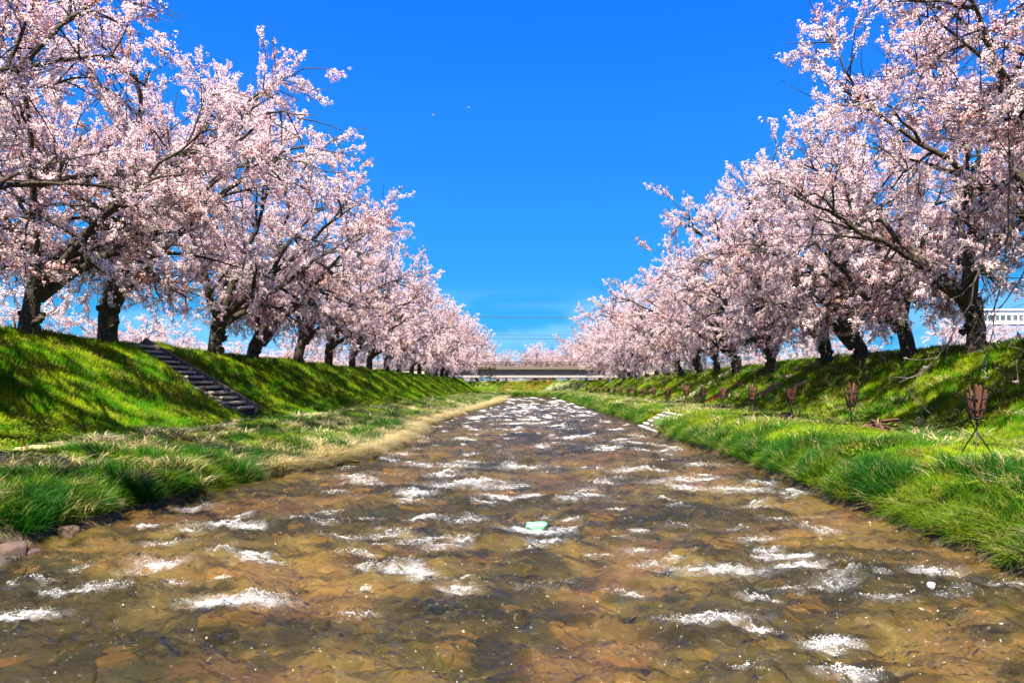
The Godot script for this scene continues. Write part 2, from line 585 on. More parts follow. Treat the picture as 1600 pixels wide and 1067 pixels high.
# A cherry tree whose +x side leans out over the river.
func cherry(sd: int, near: bool, sprays: Array, label: String) -> Node3D:
	rng.seed = 1000 + sd
	var root := thing("cherry_tree", label, "cherry tree")
	var C := Vector3(rnd(2.2, 3.2), rnd(4.7, 5.2), 0)
	var R := Vector3(rnd(6.0, 6.8), rnd(4.6, 5.3), rnd(5.4, 6.2))
	var fork := Vector3(rnd(-.1, .6), rnd(1.05, 1.75), rnd(-.25, .25))
	var st := MB.new()
	var tp := curve(Vector3(0, -.4, 0), Vector3(rnd(-.2, .1), .8, rnd(-.1, .1)), fork + Vector3(0, .25, 0), 7, .02)
	var tr := taper(8, .33, .27, .7)
	tr[0] = .48; tr[1] = .39
	for k in 8: tr[k] *= rnd(.93, 1.08) * .95
	st.tube(tp, tr, 12)
	for k in 9:   # burrs and old cuts on the trunk
		var a := rnd(0, TAU)
		var o := Vector3(cos(a), 0, sin(a))
		var y := rnd(.1, fork.y)
		st.tube(PackedVector3Array([fork * (y / fork.y) + o * .2, fork * (y / fork.y) + o * .34 + Vector3(0, .06, 0), fork * (y / fork.y) + o * .4 + Vector3(0, .1, 0)]), PackedFloat32Array([.14, .1, .03]), 6)
	obj("trunk", st.mesh(M.bark), root)
	var where := [[], [], [], []]
	var tints := [PackedColorArray(), PackedColorArray(), PackedColorArray(), PackedColorArray()]
	var limbs := rng.randi_range(6, 7)
	var spin := rnd(0, TAU)
	var n_branch := 11 if near else 8
	var n_twig := 6 if near else 4
	for li in limbs:
		var lm := MB.new()
		var a := spin + TAU * (li + rnd(-.25, .25)) / limbs
		var el: float = rnd(.05, .55) if li % 3 else rnd(.7, 1.2)
		var dir := Vector3(cos(a) * cos(el), sin(el), sin(a) * cos(el))
		var T := C + dir * R * rnd(.68, .8) * lump(dir, sd * 77.0)
		var F := fork + Vector3(0, rnd(-.35, .2), 0)
		var mid := F.lerp(T, .4) + Vector3(0, rnd(.3, 1.0), 0) + rdir() * .4
		var L := curve(F, mid, T, 11, .09)
		var r0 := rnd(.17, .25)
		lm.tube(L, taper(12, r0, .03, .75), 8)
		for bi in n_branch:
			var t := lerpf(.2, 1.0, (bi + rng.randf()) / n_branch)
			var P := L[int(t * 10.99)].lerp(L[mini(int(t * 10.99) + 1, 11)], fmod(t * 10.99, 1.0))
			var tang := (L[mini(int(t * 10.99) + 1, 11)] - L[int(t * 10.99)]).normalized()
			var bd := (((P - C) / R).normalized() * .75 + rdir() * .85 + tang * .5).normalized()
			var bl := lerpf(3.4, 1.9, t) * rnd(.7, 1.15)
			var E := P + bd * bl
			var q := (E - C) / R
			var lim := lump(q.normalized(), sd * 77.0)
			if q.length() > lim:
				E = C + q.normalized() * R * lim * rnd(.88, 1.03)
			var low := 1.7 - .17 * maxf(E.x, 0) + .5 * n_lump.get_noise_2d(E.x * 40.0, E.z * 40.0 + sd)
			if E.y < low: E.y = low + rnd(0, .8)
			var B := curve(P, P.lerp(E, .5) + Vector3(0, rnd(-.1, .5), 0) + rdir() * .2, E, 5, .05)
			var br := r0 * lerpf(.42, .16, t)
			lm.tube(B, taper(6, br * 1.15, .013), 5, false)
			var place := func(p: Vector3, dd: Vector3, scale: float) -> void:
				if n_lump.get_noise_3d(p.x * 34.0 - sd * 31.0, p.y * 40.0, p.z * 34.0) < (-.14 if near else -.26) + rnd(-.08, .08): return
				var f := (dd + rdir() * .7).normalized()
				var up := f.cross(rdir()).normalized()
				var w := rng.randi_range(0, 2)
				var k := n_lump.get_noise_3d(p.x * 22.0 + sd * 9.0, p.y * 22.0, p.z * 22.0)
				if k + rnd(-.3, .3) > .3: w = 3
				where[w].append(Transform3D(Basis(f, up, f.cross(up)) * scale, p))
				var c := Color(1, 1, 1).lerp(Color(.96, .85, .88), clampf(k * 2.2 + .1 + rnd(-.25, .25), 0, .9))
				tints[w].append(c)
			var sc := 1.05 if near else 1.38
			for k in (3 if near else 2):
				var tt := rnd(.3, 1.0)
				place.call(B[int(tt * 4.99)].lerp(B[int(tt * 4.99) + 1], fmod(tt * 4.99, 1.0)), (E - P).normalized(), rnd(.7, 1.1) * sc)
			for ti in n_twig:
				var tt := lerpf(.18, 1.0, (ti + rng.randf()) / n_twig)
				var Q := B[int(tt * 4.99)].lerp(B[int(tt * 4.99) + 1], fmod(tt * 4.99, 1.0))
				var td := ((E - P).normalized() * .55 + rdir() * .95 + Vector3(0, -.08, 0)).normalized()
				var tl := rnd(.6, 1.5)
				var G := Q + td * tl
				if G.y < low: G.y = low + rnd(0, .5)
				var W := curve(Q, Q.lerp(G, .5) + Vector3(0, rnd(.0, .2), 0), G, 3, .03)
				lm.tube(W, taper(4, .022, .007), 4 if near else 3, false)
				for k in 2:
					var t3 := rnd(.1, 1.0)
					place.call(W[int(t3 * 2.99)].lerp(W[int(t3 * 2.99) + 1], fmod(t3 * 2.99, 1.0)), td, rnd(.65, 1.1) * sc)
				if rng.randf() < .4:   # a bare shoot reaching past the blossom
					var sh := curve(G, G + td * .4 + Vector3(0, .15, 0), G + td * rnd(.6, .9) + Vector3(0, rnd(.1, .5), 0), 3, .03)
					lm.tube(sh, taper(4, .010, .004), 3, false)
		obj("limb", lm.mesh(M.bark), root)
	for w in 4:
		many("blossom", sprays[w], where[w], tints[w], root)
	return root

func rock_mesh(sd: int, sub: int, mat_: Material, tint := Color.WHITE) -> ArrayMesh:
	var n := FastNoiseLite.new()
	n.seed = sd; n.frequency = .9
	var sp := SphereMesh.new()
	sp.radial_segments = sub * 2; sp.rings = sub; sp.radius = 1.0; sp.height = 2.0
	var a := sp.get_mesh_arrays()
	var v: PackedVector3Array = a[Mesh.ARRAY_VERTEX]
	var st := SurfaceTool.new()
	st.begin(Mesh.PRIMITIVE_TRIANGLES)
	st.set_smooth_group(-1 if sub < 9 else 0)
	for k in a[Mesh.ARRAY_INDEX]:
		var p := v[k].normalized()
		var r := 1.0 + n.get_noise_3d(p.x, p.y, p.z) * .55 + n.get_noise_3d(p.x * 3.0, p.y * 3.0, p.z * 3.0) * .2
		p = p * r
		p = p.clamp(Vector3(-.82, -.8, -.85), Vector3(.85, .72, .8))
		st.set_color(tint)
		st.add_vertex(p)
	st.generate_normals()
	var m := st.commit()
	m.surface_set_material(0, mat_)
	return m

func _ready() -> void:
	# camera: level, with the lens shifted, so that the river's vanishing point lies low and a little right
	var cam := Camera3D.new()
	cam.name = "camera"
	add_child(cam)
	cam.position = Vector3(0, EYE, 0)
	cam.projection = Camera3D.PROJECTION_FRUSTUM
	cam.near = .1
	cam.far = 6000.0
	cam.size = .1 * 1067.0 / 1067.0
	cam.frustum_offset = Vector2(-34.0, 72.5) / 1067.0 * .1
	cam.current = true
	var env := Environment.new()
	var sky := ProceduralSkyMaterial.new()
	sky.sky_top_color = Color(0, .14, 1.0).linear_to_srgb()
	sky.sky_horizon_color = Color(.07, .58, 1.0).linear_to_srgb()
	sky.sky_curve = .23
	sky.ground_horizon_color = Color(.4, .5, .5)
	sky.ground_bottom_color = Color(.2, .22, .15)
	sky.sun_angle_max = 1.0
	sky.sky_cover = clouds()
	env.background_mode = Environment.BG_SKY
	env.sky = Sky.new()
	env.sky.sky_material = sky
	env.tonemap_mode = Environment.TONE_MAPPER_LINEAR
	env.tonemap_exposure = 3.8
	env.background_energy_multiplier = .263
	env.sdfgi_enabled = true; env.ssao_enabled = true; env.ssil_enabled = true
	var we := WorldEnvironment.new()
	we.name = "world_environment"
	we.environment = env
	add_child(we)
	var sun := DirectionalLight3D.new()
	sun.name = "sun"
	sun.light_color = Color(1, .95, .87)
	sun.light_energy = 1.6
	sun.light_angular_distance = .5
	sun.shadow_enabled = true
	add_child(sun)
	var el := deg_to_rad(57.0)
	var az := deg_to_rad(10.0)
	sun.transform = Transform3D(Basis.looking_at(Vector3(sin(az) * cos(el), -sin(el), -cos(az) * cos(el))), Vector3(0, 60, 0))

	rng.seed = 7
	for k in [[n_land, 1, .05, 4], [n_patch, 2, .11, 3], [n_wave, 3, .9, 3], [n_ripple, 4, 3.2, 3], [n_lump, 5, .02, 2]]:
		k[0].seed = k[1]; k[0].frequency = k[2]; k[0].fractal_octaves = k[3]
	make_materials()
	build_land()
	build_stairs()
	build_bridge()
	build_far_things()
	build_trees()
	rng.seed = 99
	scatter_grass()
	build_river_things()
	build_fire_baskets()
	build_flower_beds()

func clouds() -> ImageTexture:
	var im := Image.create(1024, 512, false, Image.FORMAT_RGBA8)
	var n := FastNoiseLite.new()
	n.seed = 3; n.frequency = .03; n.fractal_octaves = 5
	for y in range(200, 256):
		var el := (256 - y) / 256.0 * 90.0
		var band := smoothstep(9.0, 2.5, el)
		for x in 1024:
			var a := x / 1024.0 * TAU
			var k := n.get_noise_3d(cos(a) * 120.0, y * 5.0, sin(a) * 120.0)
			im.set_pixel(x, y, Color(1, 1, 1, clampf((k * 2.0 + .12) * band, 0, .16)))
	return ImageTexture.create_from_image(im)

func find_foam() -> void:
	rng.seed = 4321
	var patches := [[365, 948, 150, 1.0], [330, 940, 70, .8], [640, 897, 95, 1.0], [575, 893, 50, .5], [250, 886, 75, .8], [350, 822, 80, .8], [385, 826, 60, .8], [225, 825, 45, .8], [300, 836, 60, .6], [395, 868, 60, .7], [405, 882, 75, .8], [300, 797, 60, .5], [840, 832, 110, .8], [860, 852, 70, 1.0], [815, 828, 50, .8], [1120, 897, 150, 1.0], [1085, 892, 70, .6], [1235, 872, 80, 1.0], [1250, 888, 85, 1.0], [1200, 858, 50, .6], [1110, 974, 140, .9], [1185, 988, 55, .8], [1300, 1007, 90, .9], [1290, 1018, 70, .5], [1460, 893, 90, .6], [40, 965, 100, .9], [10, 972, 50, .9], [715, 925, 55, .8], [725, 912, 50, .4], [660, 815, 60, .8], [1070, 762, 60, 1.0], [1105, 750, 50, .7], [700, 745, 70, .8], [570, 757, 60, .9], [650, 775, 60, .8], [1400, 940, 80, .4], [1330, 1060, 120, .5], [1190, 945, 70, .4], [560, 960, 60, .4], [1000, 860, 60, .4], [1170, 1040, 60, .3], [780, 780, 60, .5], [920, 775, 60, .4], [130, 930, 60, .4]]
	for k in 300:   # thin broken foam streaks that also paint ripple glints
		var d := 7.0 * exp(rng.randf() * log(110.0 / 7.0))
		patches.append([834.0 + rnd(-.95, .9) * 6.1 * 1067.0 / d, 606.0 + 1067.0 * EYE / d, rnd(.25, .8) * 1067.0 / d, rnd(.12, .4)])
	for k in 130:
		var d := 14.0 * exp(rng.randf() * log(150.0 / 14.0))
		patches.append([834.0 + rnd(-.9, .85) * 6.0 * 1067.0 / d, 606.0 + 1067.0 * EYE / d, rnd(.5, 1.7) * 1067.0 / d, rnd(.3, .9)])
	for p in patches:
		var d: float = 1067.0 * EYE / (p[1] - 606.0)
		var f := {"d": d, "x": (p[0] - 834.0) * d / 1067.0, "w": p[2] * d / 1067.0, "k": p[3], "bow": rnd(-.25, .25)}
		foam_spots.append(f)
		for b in range(int((d - f.w * .6) / 2.0), int((d + f.w * .6) / 2.0) + 1):
			if not foam_bins.has(b): foam_bins[b] = []
			foam_bins[b].append(f)

func build_land() -> void:
	find_foam()
	var us := PackedFloat32Array()
	for k in [-2500, -900, -350, -160, -80, -50, -36, -29, -26, -24, -22, -21]: us.append(k)
	var u := -20.0
	while u <= 20.01:
		us.append(u)
		u += .2 if absf(u) < 16.5 else .5
	for k in [21, 22, 24, 26, 29, 36, 50, 80, 160, 350, 900, 2500]: us.append(k)
	var ds := spots(-30, 4, 1.2, .0)
	ds.resize(ds.size() - 1)
	ds.append_array(spots(4, 280, .22, .012))
	ds.append_array(PackedFloat32Array([320, 400, 550, 800, 1300, 2500, 4500]))
	struct("ground", sheet(us, ds, ground_point, M.soil), "grassy embankments, flat berms and stony riverbed as one sheet of ground")
	us.clear()
	for k in 191: us.append(-1.0 + k / 95.0)
	struct("river", sheet(us, spots(2.5, 235, .05, .006), water_point, M.water), "shallow clear brown river with rippled surface running away from the camera")
	struct("path", strip_path(-1, 10.35, .75, 4, 140), "narrow trodden straw coloured path at the foot of the left slope")
	struct("path", strip_path(1, 10.35, .45, 4, 140), "faint trodden path at the foot of the right slope")

func build_stairs() -> void:
	var t := thing("concrete_stairs", "weathered concrete stairs with low side walls climbing the left grass slope", "stairs", Vector3(-11.2, 1.28, -26.7))
	var n := 13
	var run := 4.3
	var rise := 2.58
	for k in n:
		var st := MB.new()
		var w := run / n
		var up := (k + 1) * rise / n + rnd(-.008, .008)
		st.box(Transform3D(Basis(), Vector3(-(k + .5) * w, up - .045, 0)), Vector3(w + .1, .09, 1.1), .015)
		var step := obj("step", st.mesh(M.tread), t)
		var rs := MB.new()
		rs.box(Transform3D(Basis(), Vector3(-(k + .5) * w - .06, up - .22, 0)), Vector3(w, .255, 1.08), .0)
		obj("riser", rs.mesh(M.riser), step)  # its dark colour holds the shade below the step
	for s in [-1.0, 1.0]:
		var st := MB.new()
		var dir := Vector3(-run, rise, 0)
		var b := Basis(Vector3(0, 0, 1), -dir.angle_to(Vector3.LEFT))
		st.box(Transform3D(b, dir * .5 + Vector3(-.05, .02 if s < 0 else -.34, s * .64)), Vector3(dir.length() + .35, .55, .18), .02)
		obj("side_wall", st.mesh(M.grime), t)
	var top := MB.new()
	top.box(Transform3D(Basis(), Vector3(-run - .5, rise - .13, 0)), Vector3(.9, .28, 1.44), .02)
	obj("landing", top.mesh(M.grime), t)

func bar(a: Vector3, b: Vector3, r: float, sides := 5) -> ArrayMesh:
	var st := MB.new()
	st.tube(PackedVector3Array([a, b]), PackedFloat32Array([r, r]), sides)
	return st.mesh(M.iron)

func block(parent: Node, called: String, at: Vector3, size: Vector3, m: Material, bevel := .02) -> MeshInstance3D:
	var st := MB.new()
	st.box(Transform3D(Basis(), at), size, bevel)
	return obj(called, st.mesh(m), parent)

func build_bridge() -> void:
	var t := thing("road_bridge", "pale grey girder bridge with brown railing crossing the river far ahead", "bridge", Vector3(0, 0, -125))
	block(t, "deck", Vector3(0, 5.83, -3.5), Vector3(96, .56, 7.4), M.grime)
	for k in 3:
		block(t, "girder", Vector3(0, 4.85, -.74 - k * 2.5), Vector3(40, 1.39, .5), M.bridge_paint)
		block(t, "lower_flange", Vector3(0, 4.12, -.74 - k * 2.5), Vector3(40, .07, .7), M.bridge_paint, .005)
	for k in 11:
		block(t, "stiffener", Vector3(-20 + k * 4.0, 4.84, -.45), Vector3(.16, 1.36, .06), M.bridge_paint, .0)
	for s in [-1.0, 1.0]:
		block(t, "abutment", Vector3(s * 22.1, 3.0, -3.5), Vector3(4.1, 5.0, 7.0), M.concrete)
		block(t, "wing_wall", Vector3(s * 36, 3.0, -3.5), Vector3(23.6, 5.0, 6.6), M.concrete)
	for side in [-.05, -6.95]:
		for k in [6.5, 6.93]:
			block(t, "rail", Vector3(0, k, side), Vector3(94, .13, .1), M.rail, .01)
		for k in 32:
			block(t, "rail_post", Vector3(-46.5 + k * 3.0, 6.52, side), Vector3(.17, .8, .12), M.rail, .0)
	var slab := MB.new()
	var pts := []
	for k in [[9.6, 128.0], [15.4, 128.0], [15.4, 150.0], [9.6, 150.0]]:
		pts.append(Vector3(k[0] + bend(k[1]), 0, -k[1]))
	var us := PackedFloat32Array()
	for k in 9: us.append(8.6 + k * .9)
	var f := func(u: float, d: float) -> Array:
		return [Vector3(u + bend(d), land(u + bend(d), d) + .1, -d), Color.WHITE]
	var o := obj("slope_paving", sheet(us, spots(152, 166, 1.0, 0), f, M.concrete))
	tag(o, "grey concrete slope paving on the right bank just past the far bridge", "paving")

func build_far_things() -> void:
	for w in [[496, 128.0, .05, "highest thin overhead wire above the far bridge"], [524, 150.0, .045, "middle thin overhead wire above the far bridge"], [529.5, 152.0, .05, "lowest thin overhead wire above the far bridge"]]:
		var y: float = EYE + (606.0 - w[0]) * w[1] / 1067.0
		var pts := PackedVector3Array()
		for k in 17:
			var a := -1.0 + k / 8.0
			pts.append(Vector3(a * 34.0 + 2.0, y + .35 * a * a * 3.0, 0))
		var st := MB.new()
		st.tube(pts, taper(17, w[2], w[2]), 4)
		var o := obj("overhead_wire", st.mesh(M.wire))
		o.position.z = -w[1]
		tag(o, w[3], "wire", "overhead wires")
	for s in [[-32.0, 128.0, "left", "nearer"], [36.0, 128.0, "right", "nearer"], [-32.0, 151.0, "left", "farther"], [36.0, 151.0, "right", "farther"]]:
		var st := MB.new()
		st.tube(PackedVector3Array([Vector3(0, 0, 0), Vector3(0, 17.5, 0)]), PackedFloat32Array([.2, .13]), 8)
		var p := thing("utility_pole", "grey utility pole carrying the %s wire behind the %s trees" % [s[3], s[2]], "utility pole", Vector3(s[0], .8, -s[1]))
		obj("pole", st.mesh(M.concrete), p)
		block(p, "crossarm", Vector3(0, 16.4, .16), Vector3(1.8, .1, .1), M.iron, .0)
	# the long white building that shows above the right crest
	var b := thing("white_building", "long white building with a row of square windows beyond the right crest", "building", Vector3(123, .9, -150))
	block(b, "wall", Vector3(0, 7.6, -6), Vector3(52, 15.2, 12), M.lilac)
	block(b, "upper_storey", Vector3(0, 16.75, -6), Vector3(52.4, 3.0, 12.4), M.white)
	block(b, "roof", Vector3(0, 18.4, -6), Vector3(53, .3, 13), M.white)
	for k in 38:
		var w := block(b, "window", Vector3(-25.4 + k * 1.36, 16.7, .21), Vector3(1.02, 1.25, .05), M.glass, .0)
		block(w, "frame", Vector3(-25.4 + k * 1.36, 16.03, .24), Vector3(1.12, .07, .14), M.white, .0)
	var h := thing("blue_roofed_house", "low house with a blue roof in front of the long white building", "house", Vector3(112, .9, -138))
	block(h, "wall", Vector3(0, 5.0, 0), Vector3(26, 10, 8), M.lilac)
	var st := MB.new()
	var ridge := [Vector3(-14, 12.6, 0), Vector3(14, 12.6, 0)]
	st.flat([Vector3(-14, 9.7, 5), Vector3(14, 9.7, 5), ridge[1], ridge[0]], Vector3(0, .85, .5))
	st.flat([Vector3(-14, 9.7, -5), Vector3(14, 9.7, -5), ridge[1], ridge[0]], Vector3(0, .85, -.5))
	st.flat([Vector3(-14, 9.7, 5), ridge[0], Vector3(-14, 9.7, -5)], Vector3.LEFT)
	st.flat([Vector3(14, 9.7, 5), ridge[1], Vector3(14, 9.7, -5)], Vector3.RIGHT)
	obj("roof", st.mesh(M.slate), h)
	# two white birds
	for s in [[-17.7, 50.2, 120.0, "left", .5], [-11.5, 51.5, 120.0, "right", -.4]]:
		var bm := MB.new()
		bm.tube(PackedVector3Array([Vector3(-.2, 0, 0), Vector3(-.12, .01, 0), Vector3(0, .02, 0), Vector3(.12, .03, 0), Vector3(.19, .04, 0), Vector3(.24, .035, 0)]), PackedFloat32Array([.01, .035, .05, .04, .026, .006]), 7)
		for z in [-1.0, 1.0]:
			bm.flat([Vector3(.08, .04, z * .03), Vector3(.07, .14, z * .22), Vector3(-.02, .13, z * .42), Vector3(-.05, .09, z * .22), Vector3(-.08, .03, z * .03)], Vector3(0, .9, -z * .3))
		bm.flat([Vector3(-.18, .005, -.02), Vector3(-.18, .005, .02), Vector3(-.3, .0, .06), Vector3(-.3, .0, -.06)], Vector3.UP)
		var bird := obj("bird", bm.mesh(M.white))
		bird.position = Vector3(s[0], s[1], -s[2])
		bird.rotation.y = s[4]
		tag(bird, "small white bird high in the blue sky, the %s one of two" % s[3], "bird", "two white birds")

func build_trees() -> void:
	rng.seed = 500
	var sp := [spray(1.0), spray(.85), spray(1.1), spray(.6, 1.0)]
	var near := []
	var far := []
	for k in 6: near.append(cherry(k, true, sp, ""))
	for k in 5: far.append(cherry(20 + k, false, sp, ""))
	rng.seed = 77
	var fresh := {}
	var over: Node3D
	var put := func(protos: Array, pick: int, x: float, d: float, turn: float, size: float, label: String, group: String) -> Node3D:
		var p: Node3D = protos[pick % protos.size()]
		var at := Vector3(x, land(x, d) - .08, -d)
		var r := p
		if fresh.has(p):
			r = dup(p, at, turn, label, group)
		else:
			fresh[p] = true
			r.position = at; r.rotation.y = turn
			r.set_meta("label", label); r.set_meta("group", group)
		r.scale = Vector3.ONE * size
		return r
	var L := [[9.0, 15.0], [14.4, 15.0], [20.7, 15.4], [25.0, 15.6], [32.8, 15.3], [36.8, 15.2], [44, 15.3], [51, 15.3], [58, 15.4], [64, 15.4], [71, 15.3], [78, 15.4], [85, 15.2], [92, 15.4], [99, 15.3], [106, 15.3], [113, 15.2], [120, 15.4], [139, 15.3], [146, 15.4]]
	var Rr := [[6.0, 16.2], [12.5, 15.2], [18.4, 14.6], [23.0, 14.1], [26.6, 14.0], [30.4, 14.0], [34.2, 14.0], [41, 14.0], [48, 14.1], [54, 14.2], [60, 14.3], [67, 14.3], [74, 14.2], [81, 14.4], [88, 14.3], [95, 14.2], [102, 14.4], [109, 14.3], [116, 14.4], [136, 15.4], [143, 15.6], [150, 15.8], [157, 16.0]]
	for k in L.size():
		var d: float = L[k][0]
		var label := "cherry tree in pale pink blossom, %s along the left crest counting from the camera" % ORDINAL[k]
		if k == 3: label = "big cherry tree in blossom with thick dark trunk just before the concrete stairs"
		if k == 4: label = "cherry tree in blossom just past the top of the concrete stairs on the left"
		if k == 2: label = "slim trunked cherry tree nearest the left picture edge on the left crest"
		put.call(near if d < 48 else far, k * 5 + 1, bend(d) - L[k][1], d, rnd(-.5, .5), rnd(.98, 1.12) * (.85 if k == 2 else (1.04 if k < 2 else 1.12 if k < 4 else (1.0 if k < 7 else (.95 if d < 100 else 1.02)))), label, "cherry trees along the left bank")
	for k in Rr.size():
		var d: float = Rr[k][0]
		var label := "cherry tree in pale pink blossom, %s along the right crest counting from the camera" % ORDINAL[k]
		if k == 3: label = "cherry tree with thick forked trunk on the right slope, under the white building"
		var t: Node3D = put.call(near if d < 48 else far, k * 7 + 3, bend(d) + Rr[k][1] + (.7 if k < 7 else .3), d, PI + rnd(-.5, .5), rnd(.96, 1.1) * (1.04 if k < 4 else (.97 if k < 7 else (.94 if d < 100 else 1.05))), label, "cherry trees along the right bank")
		if k == 2: over = t
	for k in 18:
		var d := 22.0 + k * 7.2 + rnd(-2, 2)
		put.call(far, k * 3, -rnd(26, 46), d, rnd(0, TAU), rnd(.6, .8), "smaller cherry tree in blossom behind the left crest, %s counting from the camera" % ORDINAL[k], "cherry trees behind the left crest")
	for k in 16:
		put.call(far, k * 5 + 2, -rnd(30, 62), 34.0 + k * 6.0 + rnd(-2, 2), rnd(0, TAU), rnd(.6, .8), "cherry tree in blossom in the second row behind the left crest, %s from the camera" % ORDINAL[k], "cherry trees in the second row behind the left crest")
	for k in 13:
		var d := 46.0 + k * 8.0 + rnd(-2, 2)
		put.call(far, k * 3 + 1, rnd(26, 44), d, rnd(0, TAU), rnd(.6, .8), "smaller cherry tree in blossom behind the right crest, %s counting from the camera" % ORDINAL[k], "cherry trees behind the right crest")
	for k in 6:
		put.call(far, k * 3 + 2, 52.0 + k * 4.2, 80.0 + rnd(-5, 8), rnd(0, TAU), rnd(.5, .58), "cherry tree in blossom before the white building, %s from the left" % ORDINAL[k], "cherry trees before the white building")
	for k in 14:
		var d := 168.0 + k * 2.2
		put.call(far, k * 2, bend(d) + 17.0 + rnd(0, 5) , d, rnd(0, TAU), rnd(.8, 1.05), "distant cherry tree in blossom on the bend beyond the bridge, %s from the right" % ORDINAL[k], "cherry trees beyond the bridge")
	for k in 12:
		put.call(far, k * 3 + 2, -44.0 + k * 8.0, 196.0 + rnd(-6, 10), rnd(0, TAU), rnd(.85, 1.1), "distant cherry tree in blossom on the flat land past the bend, %s from the left" % ORDINAL[k], "cherry trees past the bend")
	# bare brown bush beyond the bridge and russet bushes behind the right crest
	rng.seed = 640
	var bm := MB.new()
	for k in 420:
		var dir := rdir(); dir.y = absf(dir.y)
		var p := dir * Vector3(3.2, 4.4, 3.0) * rnd(.7, 1.0)
		bm.tube(curve(Vector3(0, .2, 0) + dir * .3, p * .55 + Vector3(0, .8, 0), p, 3, .12), taper(4, .05, .012), 3, false)
	var br := mat(Color(.33, .18, .07), .9)
	var fm := bm.mesh(br)
	var spots_ := [[4.0, 178.0, 1.25, "tan leafless bush behind the railing of the far bridge"], [33.0, 52.0, .9, "russet leafless bush behind the right crest between two trunks"], [37.0, 49.0, .7, "smaller russet bush behind the right crest nearest the white building"]]
	for s in spots_:
		var bush := thing("bare_bush", s[3], "bush", Vector3(s[0], land(s[0], s[1]) + (.0 if s[1] > 100 else .5), -s[1]))
		obj("twigs", fm, bush).set_meta("kind", "stuff")
		bush.scale = Vector3.ONE * s[2]
	# long bare shoots with a few flowers that hang in front of the right slope
	rng.seed = 88
	for s in [[11.3, 7.9, 16.2, 10.9, 2.6, 16.6], [10.6, 6.2, 16.0, 9.3, 2.2, 17.0], [12.4, 6.5, 16.4, 11.9, 2.9, 16.7], [11.8, 7.4, 15.6, 10.4, 3.6, 15.9]]:
		var st := MB.new()
		var where := []
		var cols := PackedColorArray()
		var a := Vector3(s[0], s[1], -s[2])
		var b := Vector3(s[3], s[4], -s[5])
		var main := curve(a, Vector3(a.x, (a.y + b.y) * .45, a.z), b, 9, .05)
		st.tube(main, taper(10, .03, .009), 5)
		for k in 16:
			var p := main[rng.randi_range(2, 9)]
			var g := p + Vector3(rnd(-.8, .5), rnd(-.7, .1), rnd(-.5, .5))
			var w := curve(p, p.lerp(g, .5) + Vector3(0, -.15, 0), g, 4, .03)
			st.tube(w, taper(5, .014, .005), 4)
			if rng.randf() < .5:
				where.append(Transform3D(Basis(Vector3.UP, rnd(0, TAU)) * rnd(.12, .24), g))
				cols.append(Color.WHITE)
		var o := Node3D.new()
		o.name = "hanging_branch"
		over.add_child(o, true)
		o.transform = over.transform.affine_inverse()
		obj("shoots", st.mesh(M.shoot), o)
		many("blossom", sp[0], where, cols, o)
		o.set_meta("label", "thin bare drooping branch with few flowers")

